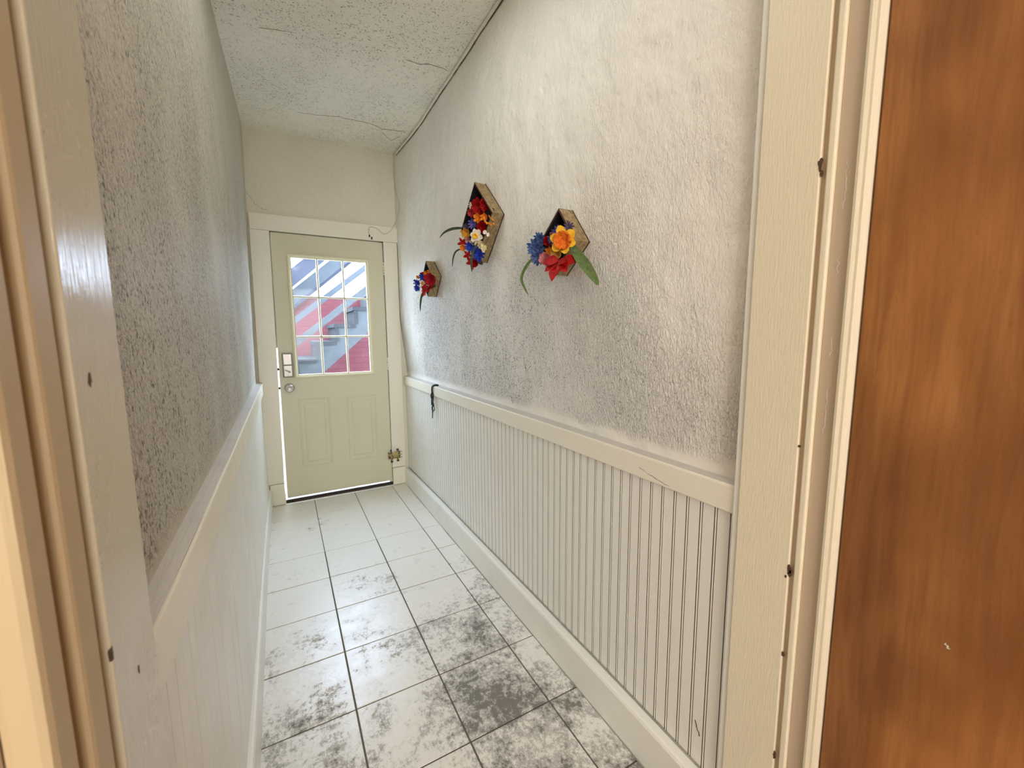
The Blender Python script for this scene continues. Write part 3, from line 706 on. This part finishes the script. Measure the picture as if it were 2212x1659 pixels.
# ------------------------------------------------------------------ diamond wall boxes with artificial flowers
def petal_geo(bm, c, d, n, length, width, cup=.3, pointed=.5, tip=0, mi=0, seg=5):
    """one petal from centre c along direction d, normal n; curls up by cup"""
    d = d.normalized(); s = n.cross(d).normalized(); rows = []
    for i in range(seg+1):
        t = i/seg
        w = width*(math.sin(PI*min(1, t*(.86+.14*pointed)+.02))**(.55+.6*pointed))
        if i == seg: w = width*(.30*(1-pointed)+.01)
        p = c+d*(length*t)+n*(length*cup*t*t - tip*length*t**4)
        rows.append([bm.verts.new(p-s*w+n*w*.25), bm.verts.new(p), bm.verts.new(p+s*w+n*w*.25)])
    for a, b in zip(rows, rows[1:]):
        for q in (0, 1):
            f = bm.faces.new((a[q], a[q+1], b[q+1], b[q])); f.smooth = True; f.material_index = mi
def flower(kind, x, y, z, r, par):
    c = Vector((x, y, z)); n = Vector((-.72+random.uniform(-.1, .1), -.55+random.uniform(-.15, .15), -.25+random.uniform(-.2, .1))).normalized()
    a = n.orthogonal().normalized(); b = n.cross(a)
    def ring(bm, k, r_, wid, cup, pointed, ph=0, off=0, jit=.15, mi=0):
        for i in range(k):
            th = 2*PI*i/k+ph+random.uniform(-jit, jit)
            petal_geo(bm, c+n*off, a*math.cos(th)+b*math.sin(th), n, r_*random.uniform(.88, 1.08), r_*wid, cup*random.uniform(.8, 1.2), pointed, mi=mi)
    def ball(bm, rr, off, mi=0):
        m = Matrix.Translation(c+n*off) @ Matrix.Diagonal((rr, rr, rr, 1)); bmesh.ops.create_icosphere(bm, subdivisions=1, radius=1, matrix=m)
    k, _, colr = kind.partition('_'); bm = bmesh.new()
    name, lab = {'daisy': ('daisy', 'small white daisy'), 'carnation': ('carnation', 'ruffled red carnation'), 'tulip': ('bud', None), 'sprig': ('sprig', 'orange sprig'),
                 'cornflower': ('cornflower', None), 'rose': ('rose', None), 'daffodil': ('daffodil', None), 'petal': ('loose_petal', 'white petal'), 'cluster': ('blossom_cluster', 'cream blossoms'),
                 'star': ('star_flower', 'red pointed flower'), 'poinsettia': ('poinsettia', 'large red pointed poinsettia'), 'lily': ('lily', 'white lily with yellow throat')}[k]
    sub = None
    if k == 'daisy': ring(bm, 13, r, .13, .25, .3); ring(bm, 8, r*.6, .14, .5, .3, .2, .002); mat = P['white']
    elif k == 'carnation':
        mat = P[{'red': 'red', 'pinkred': 'pinkred'}[colr]]
        for q, (rr, cu) in enumerate(((1, .15), (.85, .45), (.62, .8), (.38, 1.3))): ring(bm, 9-q, r*rr, .28, cu, .15, q*.5, .002*q, .4)
    elif k == 'tulip': mat = P[{'orange': 'orange', 'yellow': 'gold'}[colr]]; ring(bm, 6, r, .42, .75, .6); ring(bm, 4, r*.7, .4, 1.4, .5, .4)
    elif k == 'sprig':
        mat = P['orange']
        for q in range(7):
            cc = c+a*(r*(q-3)/3)+b*random.uniform(-.3, .3)*r; m = Matrix.Translation(cc) @ Matrix.Diagonal((r*.2,)*3+(1,)); bmesh.ops.create_icosphere(bm, subdivisions=1, radius=1, matrix=m)
    elif k == 'cornflower':
        mat = P[colr]; big_ = colr == 'blue2'
        ring(bm, 12 if big_ else 10, r*1.05, .20 if big_ else .17, .25, .35); ring(bm, 9, r*.8, .18, .6, .35, .3, .003); ring(bm, 7, r*.5, .2, 1.2, .4, .1, .004)
    elif k == 'rose':
        mat = P[{'red': 'red', 'pink': 'pink', 'tan': 'tan', 'crimson': 'crimson'}[colr]]
        ring(bm, 6, r, .52, .35, .05); ring(bm, 5, r*.82, .5, .8, .05, .5, .002); ring(bm, 4, r*.6, .5, 1.4, .05, .2, .003); ring(bm, 3, r*.36, .5, 2.2, .05, .8, .003)
    elif k == 'daffodil':
        mat = P[colr]; ring(bm, 6, r*1.0, .36, .12, .12, .3)
        b2 = bmesh.new()
        lathe(b2, [(r*.16, .002), (r*.28, r*.25), (r*.40, r*.42), (r*(.66 if colr == 'yellow' else .34), r*.52), (r*(.60 if colr == 'yellow' else .28), r*.50), (r*.26, r*.25), (r*.05, r*.1)], c, n, 18)
        for v in b2.verts: v.co += Vector([random.uniform(-1, 1)*r*.03 for _ in range(3)])
        sub = ('cup', b2, P['cup'] if colr == 'yellow' else P['yellow'])
    elif k == 'petal': mat = P['white']; ring(bm, 2, r, .6, .3, .1)
    elif k == 'cluster':
        mat = P['cream']
        for q in range(6):
            c0 = c; c = c0+a*random.uniform(-.6, .6)*r+b*random.uniform(-.6, .6)*r+n*random.uniform(0, .3)*r; ring(bm, 5, r*.45, .42, .4, .1, q); c = c0
    elif k == 'star': mat = P['red']; ring(bm, 5, r*1.1, .26, .1, .9, .2)
    elif k == 'poinsettia':
        mat = P['red']; n = Vector((-.80, -.30, .50)).normalized()
        a = Vector((0, -1, 0)); a = (a-n*a.dot(n)).normalized(); b = n.cross(a)
        if b.z > 0: b = -b
        for th, l in ((-.05, 1.0), (.62, .85), (1.45, 1.05), (2.35, .8), (3.05, .95)):
            petal_geo(bm, c, a*math.cos(th)+b*math.sin(th), n, r*l, r*.30, -.05, .85, seg=6)
        for th in (.3, 2.7): petal_geo(bm, c+n*.004, a*math.cos(th)+b*math.sin(th), n, r*.6, r*.22, .25, .85)
        b2 = bmesh.new()
        for q in range(4): tube(b2, [c, c+n*r*.22+(a*math.cos(q*1.6)+b*math.sin(q*1.6))*r*.12], .0008, 5)
        sub = ('stamen', b2, P['pinkred'])
    elif k == 'lily':
        mat = P['white']; ring(bm, 5, r, .45, .8, .4)
        b2 = bmesh.new(); lathe(b2, [(r*.1, 0), (r*.3, r*.35), (r*.42, r*.62), (r*.15, r*.3)], c, n, 12); sub = ('throat', b2, P['gold'])
    o = child(name, bm, mat, par)
    if lab is None: lab = {'tulip': {'orange': 'orange bud', 'yellow': 'yellow bud'}, 'cornflower': {'violet': 'violet cornflower', 'dusk': 'dusky purple cornflower', 'blue': 'deep blue cornflower', 'blue2': 'slate blue cornflower'},
                           'rose': {'red': 'red rose', 'pink': 'pink rosebud', 'tan': 'tan rosette', 'crimson': 'crimson rose'}, 'daffodil': {'white': 'white daffodil with yellow cup', 'yellow': 'yellow daffodil with orange cup'}}[k][colr]
    o['label'] = lab
    if sub: child(sub[0], sub[1], sub[2], o)
    return o
def leaf(pts, w, par, mat='leaf', up=Vector((-.6, -.6, .5)), label=None):
    P_ = spline(pts, 6); bm = bmesh.new(); rows = []; n = len(P_)
    for i, p in enumerate(P_):
        t = (P_[min(i+1, n-1)]-P_[max(i-1, 0)]).normalized(); s = t.cross(up).normalized(); nn = s.cross(t).normalized(); u = i/(n-1)
        ww = w*(math.sin(PI*min(1, .12+.88*u))**.7)+.0003
        rows.append([bm.verts.new(p-s*ww), bm.verts.new(p-nn*ww*.35), bm.verts.new(p+s*ww)])
    for a, b in zip(rows, rows[1:]):
        for q in (0, 1): f = bm.faces.new((a[q], a[q+1], b[q+1], b[q])); f.smooth = True
    o = child('leaf', bm, P[mat], par)
    if label: o['label'] = label
    return o
XW = .914
def diamond(T, R, side2, label, depth=.060):
    """square box with corners T (top), R (toward the viewer) in wall (y, z); side2 = length of the other side"""
    T = Vector(T); R = Vector(R); e1 = R-T; perp = Vector((-e1.y, e1.x)).normalized()
    if perp.y > 0: perp = -perp
    e2 = perp*side2
    c = [T, R, R+e2, T+e2]; ctr = (c[0]+c[2])/2
    root = empty('flower_box', (XW, ctr.x, ctr.y), label, 'wall decoration', None)
    th = .007; inner = []
    u1 = e1.normalized(); u2 = e2.normalized()
    inner = [c[0]+u1*th+u2*th, c[1]-u1*th+u2*th, c[2]-u1*th-u2*th, c[3]+u1*th-u2*th]
    for q in range(4):
        a0, a1, b1, b0 = c[q], c[(q+1) % 4], inner[(q+1) % 4], inner[q]
        bm = bmesh.new(); fs = prism(bm, [(a0.x, a0.y), (a1.x, a1.y), (b1.x, b1.y), (b0.x, b0.y)], XW-depth, XW-.001, 0)
        for f in bm.faces:
            cc = f.calc_center_median()
            if abs(f.normal.x) > .9: f.material_index = 1
            else:
                mid = (a0+a1)/2; mi_ = (b0+b1)/2; v = Vector((cc.y, cc.z))
                if (v-mi_).length < .002: f.material_index = 2
        child('side_board', bm, [M['ply'], M['ply_edge'], M['box_black']], root)
    bm = bmesh.new(); prism(bm, [tuple(v) for v in inner], XW-.006, XW-.001, 0); child('back_panel', bm, M['box_black'], root)
    bm = bmesh.new(); oc = [v+(v-ctr)*.010 for v in c]; prism(bm, [tuple(v) for v in oc], XW-.0045, XW-.0005, 0); child('back_rim', bm, M['ply_edge'], root)
    return root
BIG = [('daisy_white', 0.86, 1.95, 1.922, 0.0187), ('carnation_red', 0.87, 1.8857, 1.9009, 0.0353), ('carnation_red', 0.875, 1.8278, 1.8949, 0.0259), ('carnation_pinkred', 0.86, 1.9591, 1.8895, 0.0182),
    ('tulip_orange', 0.855, 1.8622, 1.8426, 0.0189), ('tulip_orange', 0.855, 1.7911, 1.8298, 0.0155), ('sprig_orange', 0.85, 1.7589, 1.7988, 0.0251), ('sprig_orange', 0.85, 1.7176, 1.8051, 0.0123),
    ('cornflower_violet', 0.85, 1.9167, 1.8248, 0.0224), ('cornflower_dusk', 0.855, 2.0187, 1.834, 0.015), ('rose_red', 0.855, 1.8261, 1.7926, 0.0224), ('tulip_yellow', 0.84, 1.9789, 1.7949, 0.0214),
    ('daffodil_white', 0.83, 1.8351, 1.753, 0.0345), ('petal_white', 0.845, 1.7566, 1.7481, 0.0139), ('cluster_cream', 0.84, 1.8138, 1.711, 0.0244), ('cluster_cream', 0.84, 1.9129, 1.7351, 0.0149),
    ('cluster_cream', 0.845, 1.785, 1.6869, 0.017), ('star_red', 0.835, 2.0172, 1.7542, 0.0234), ('tulip_orange', 0.825, 1.9863, 1.7267, 0.0154), ('rose_pink', 0.845, 1.9614, 1.758, 0.0128),
    ('cornflower_blue', 0.835, 1.9209, 1.7188, 0.0225), ('cornflower_blue', 0.835, 1.8253, 1.668, 0.0303), ('star_red', 0.84, 1.9611, 1.685, 0.0229), ('star_red', 0.845, 1.9287, 1.6448, 0.0257), ('rose_red', 0.85, 1.8993, 1.6394, 0.0186)]
MED = [('cornflower_dusk', 0.855, 1.1492, 1.6449, 0.0152), ('cornflower_violet', 0.855, 1.212, 1.6404, 0.0201), ('cornflower_violet', 0.855, 1.2415, 1.6237, 0.0183), ('tulip_orange', 0.85, 1.2344, 1.6383, 0.0096),
    ('rose_red', 0.85, 1.2609, 1.6207, 0.0157), ('cornflower_blue2', 0.845, 1.3092, 1.6381, 0.0201), ('cornflower_blue2', 0.835, 1.3184, 1.6042, 0.0291), ('cornflower_blue2', 0.835, 1.3059, 1.5696, 0.0234),
    ('tulip_yellow', 0.845, 1.3448, 1.633, 0.0091), ('daffodil_yellow', 0.825, 1.1348, 1.597, 0.046), ('tulip_orange', 0.84, 1.2344, 1.5815, 0.0133), ('rose_tan', 0.84, 1.1973, 1.567, 0.0178),
    ('rose_pink', 0.835, 1.2615, 1.5605, 0.0185), ('poinsettia', 0.825, 1.1615, 1.534, 0.0613)]
SML = [('tulip_orange', 0.865, 2.6593, 1.699, 0.0122), ('tulip_orange', 0.86, 2.7021, 1.6896, 0.0165), ('tulip_orange', 0.845, 2.8374, 1.6848, 0.0129), ('rose_red', 0.855, 2.764, 1.6902, 0.0168),
    ('cornflower_blue', 0.84, 2.7264, 1.6685, 0.0221), ('cornflower_blue', 0.835, 2.8376, 1.6465, 0.0234), ('cornflower_blue', 0.835, 2.8422, 1.6092, 0.0215), ('rose_crimson', 0.845, 2.5693, 1.6373, 0.0342),
    ('lily', 0.825, 2.6729, 1.6242, 0.0231), ('petal_white', 0.835, 2.6009, 1.604, 0.0106), ('poinsettia', 0.835, 2.6191, 1.5954, 0.0575), ('tulip_orange', 0.845, 2.6997, 1.5581, 0.0096)]
for data, T, R, s2, lab, leaves in (
    (BIG, (1.9015, 2.0149), (1.7137, 1.8292), .262, 'largest diamond wooden wall box, white daffodil in the middle, hung highest of the three',
        [([(.845, 2.0454, 1.8335), (.825, 2.1322, 1.8463), (.815, 2.2274, 1.8469), (.81, 2.2953, 1.8306)], .0085, 'darkleaf'), ([(.835, 2.0352, 1.7287), (.815, 2.0618, 1.7178), (.805, 2.0771, 1.6887), (.805, 2.0935, 1.6445)], .0055, 'darkleaf'),
         ([(.825, 1.8152, 1.7126), (.805, 1.8208, 1.6759), (.795, 1.8215, 1.628), (.795, 1.8166, 1.58)], .0075, 'darkleaf'), ([(.855, 1.8774, 1.6466), (.855, 1.85, 1.634), (.855, 1.8257, 1.6218)], .010, 'darkleaf'), ([(.865, 1.7561, 1.8561), (.865, 1.735, 1.846), (.865, 1.7193, 1.8363)], .010, 'darkleaf')]),
    (MED, (1.2076, 1.7183), (1.1128, 1.5945), .156, 'diamond wooden wall box with a large yellow and orange daffodil, nearest the doorway',
        [([(.855, 1.1315, 1.5788), (.845, 1.076, 1.532), (.835, 1.0146, 1.4816), (.83, .9668, 1.4352)], .0165, 'leaf'), ([(.835, 1.3396, 1.575), (.815, 1.3595, 1.5431), (.81, 1.3854, 1.4988), (.815, 1.3445, 1.4373)], .0065, 'leaf')]),
    (SML, (2.6986, 1.7702), (2.5717, 1.6595), .160, 'small diamond wooden wall box with a crimson rose, closest to the far door',
        [([(.825, 2.6272, 1.5905), (.805, 2.6432, 1.5438), (.8, 2.6644, 1.4949), (.8, 2.6752, 1.442)], .0090, 'darkleaf'), ([(.855, 2.5868, 1.6009), (.855, 2.55, 1.594), (.855, 2.5145, 1.586)], .011, 'darkleaf')])):
    root = diamond(T, R, s2, lab)
    for fl in data: flower(*fl[:4], fl[4]*(1.0 if fl[0][:4] in ('dais', 'daff', 'lily', 'petal') else 1.22), root)
    for pts, w, mt in leaves:
        leaf(pts, w, root, mt, Vector((-.8, -.5, .2)) if w < .012 else Vector((-.75, -.6, .1)), 'dark green blade leaf' if mt == 'darkleaf' else 'green blade leaf')
        # stem running back into the box so that no leaf floats
        bm = bmesh.new(); a = Vector(pts[0]); tube(bm, [a, Vector((XW-.01, root.location.y*.35+a.y*.65, root.location.z*.35+a.z*.65))], .0012, 5); child('stem', bm, P['darkleaf'], root)
    bm = bmesh.new()
    for fl in data: tube(bm, [Vector(fl[1:4]), Vector((XW-.008, root.location.y*.6+fl[2]*.4, root.location.z*.6+fl[3]*.4))], .0013, 5)
    child('stem', bm, P['darkleaf'], root)

# ------------------------------------------------------------------ outside
bm = bmesh.new(); box(bm, -6, 7, D+.16, 9, -.30, -.10); struct(obj('ground', bm, M['asphalt']), 'grey yard paving outside the far door')
bm = bmesh.new(); box(bm, -.30, -.039, 3.70, 4.90, -.12, 1.35); struct(obj('slit_reflector_wall', bm, M['cable']), 'added white wall that brightens the slit beside the latch edge of the far door')  # wall put in only so the latch-side slit shows white
b = empty('red_building', (.5, 6.05, -.1), 'red painted masonry building seen through the door panes', 'building')
bm = bmesh.new(); box(bm, -5, .97, 6.0, 6.5, -.1, 1.78); child('masonry_wall', bm, M['brick'], b)
bm = bmesh.new(); box(bm, .97, 4, 6.0, 6.5, -.1, 1.60); child('masonry_wall', bm, M['brick'], b)
st = empty('outdoor_staircase', (.5, 5.4, -.1), 'grey outdoor staircase climbing to the right behind the door panes', 'staircase')
run, rise = .2095, .1905; x0, z0 = .322, 1.223   # nose of the step seen in the middle
pts = []; k0, k1 = -6, 8
for k in range(k0, k1):
    X = x0+run*k; Z = z0+rise*k
    pts.append((X, Z-rise)); pts.append((X, Z))
pts.append((x0+run*k1, z0+rise*(k1-1)))
und = lambda x: .927+(x-.435)*.84*1.06
low = [(x, und(x)) for x in (x0+run*k1, x0+run*k0)]
bm = bmesh.new(); prism(bm, pts+low, 5.0, 5.05, 1); child('stringer', bm, M['concrete'], st)
bm = bmesh.new(); prism(bm, pts+low, 5.85, 5.90, 1); child('stringer', bm, M['concrete'], st)
for k in range(k0, k1):
    X = x0+run*k; Z = z0+rise*k
    childbox('tread', (X-.022, X+run, 4.985, 5.90, Z-.038, Z+.002), M['riser'], st)
    childbox('riser', (X-.002, X+.018, 5.05, 5.85, Z-rise, Z-.038), M['riser'], st)
    childbox('riser_edge', (X-.008, X+.028, 4.990, 5.0, Z-rise+.004, Z-.040), M['riser'], st)
def slope_board(name, zt, zb, y, th, x0_, x1_, mat, sl=.80):
    bm = bmesh.new(); prism(bm, [(x0_, zt+(x0_-.4)*sl), (x1_, zt+(x1_-.4)*sl), (x1_, zb+(x1_-.4)*sl), (x0_, zb+(x0_-.4)*sl)], y, y+th, 1); return child(name, bm, mat, st)
slope_board('rail_board', 1.468, 1.384, 4.96, .038, -1.2, 1.9, M['concrete'])
slope_board('rail_board', 1.700, 1.625, 4.96, .038, -1.2, 1.9, M['slate'])
slope_board('rail_board', 1.95, 1.83, 5.90, .038, -1.2, 1.9, M['slate_dark'], .86)  # shade on the board's underside painted as a dark colour
slope_board('handrail', 2.00, 1.84, 4.93, .04, -1.2, 1.9, M['slate'], .86)
slope_board('soffit_board', 2.20, 2.02, 4.75, .05, -1.2, .50, M['slate_dark'], .90)
for x in (-.75, 1.55):
    childbox('post', (x-.045, x+.045, 4.96, 5.05, -.1 if x < 0 else .5, 2.0+(x-.4)*.86), M['concrete'], st)
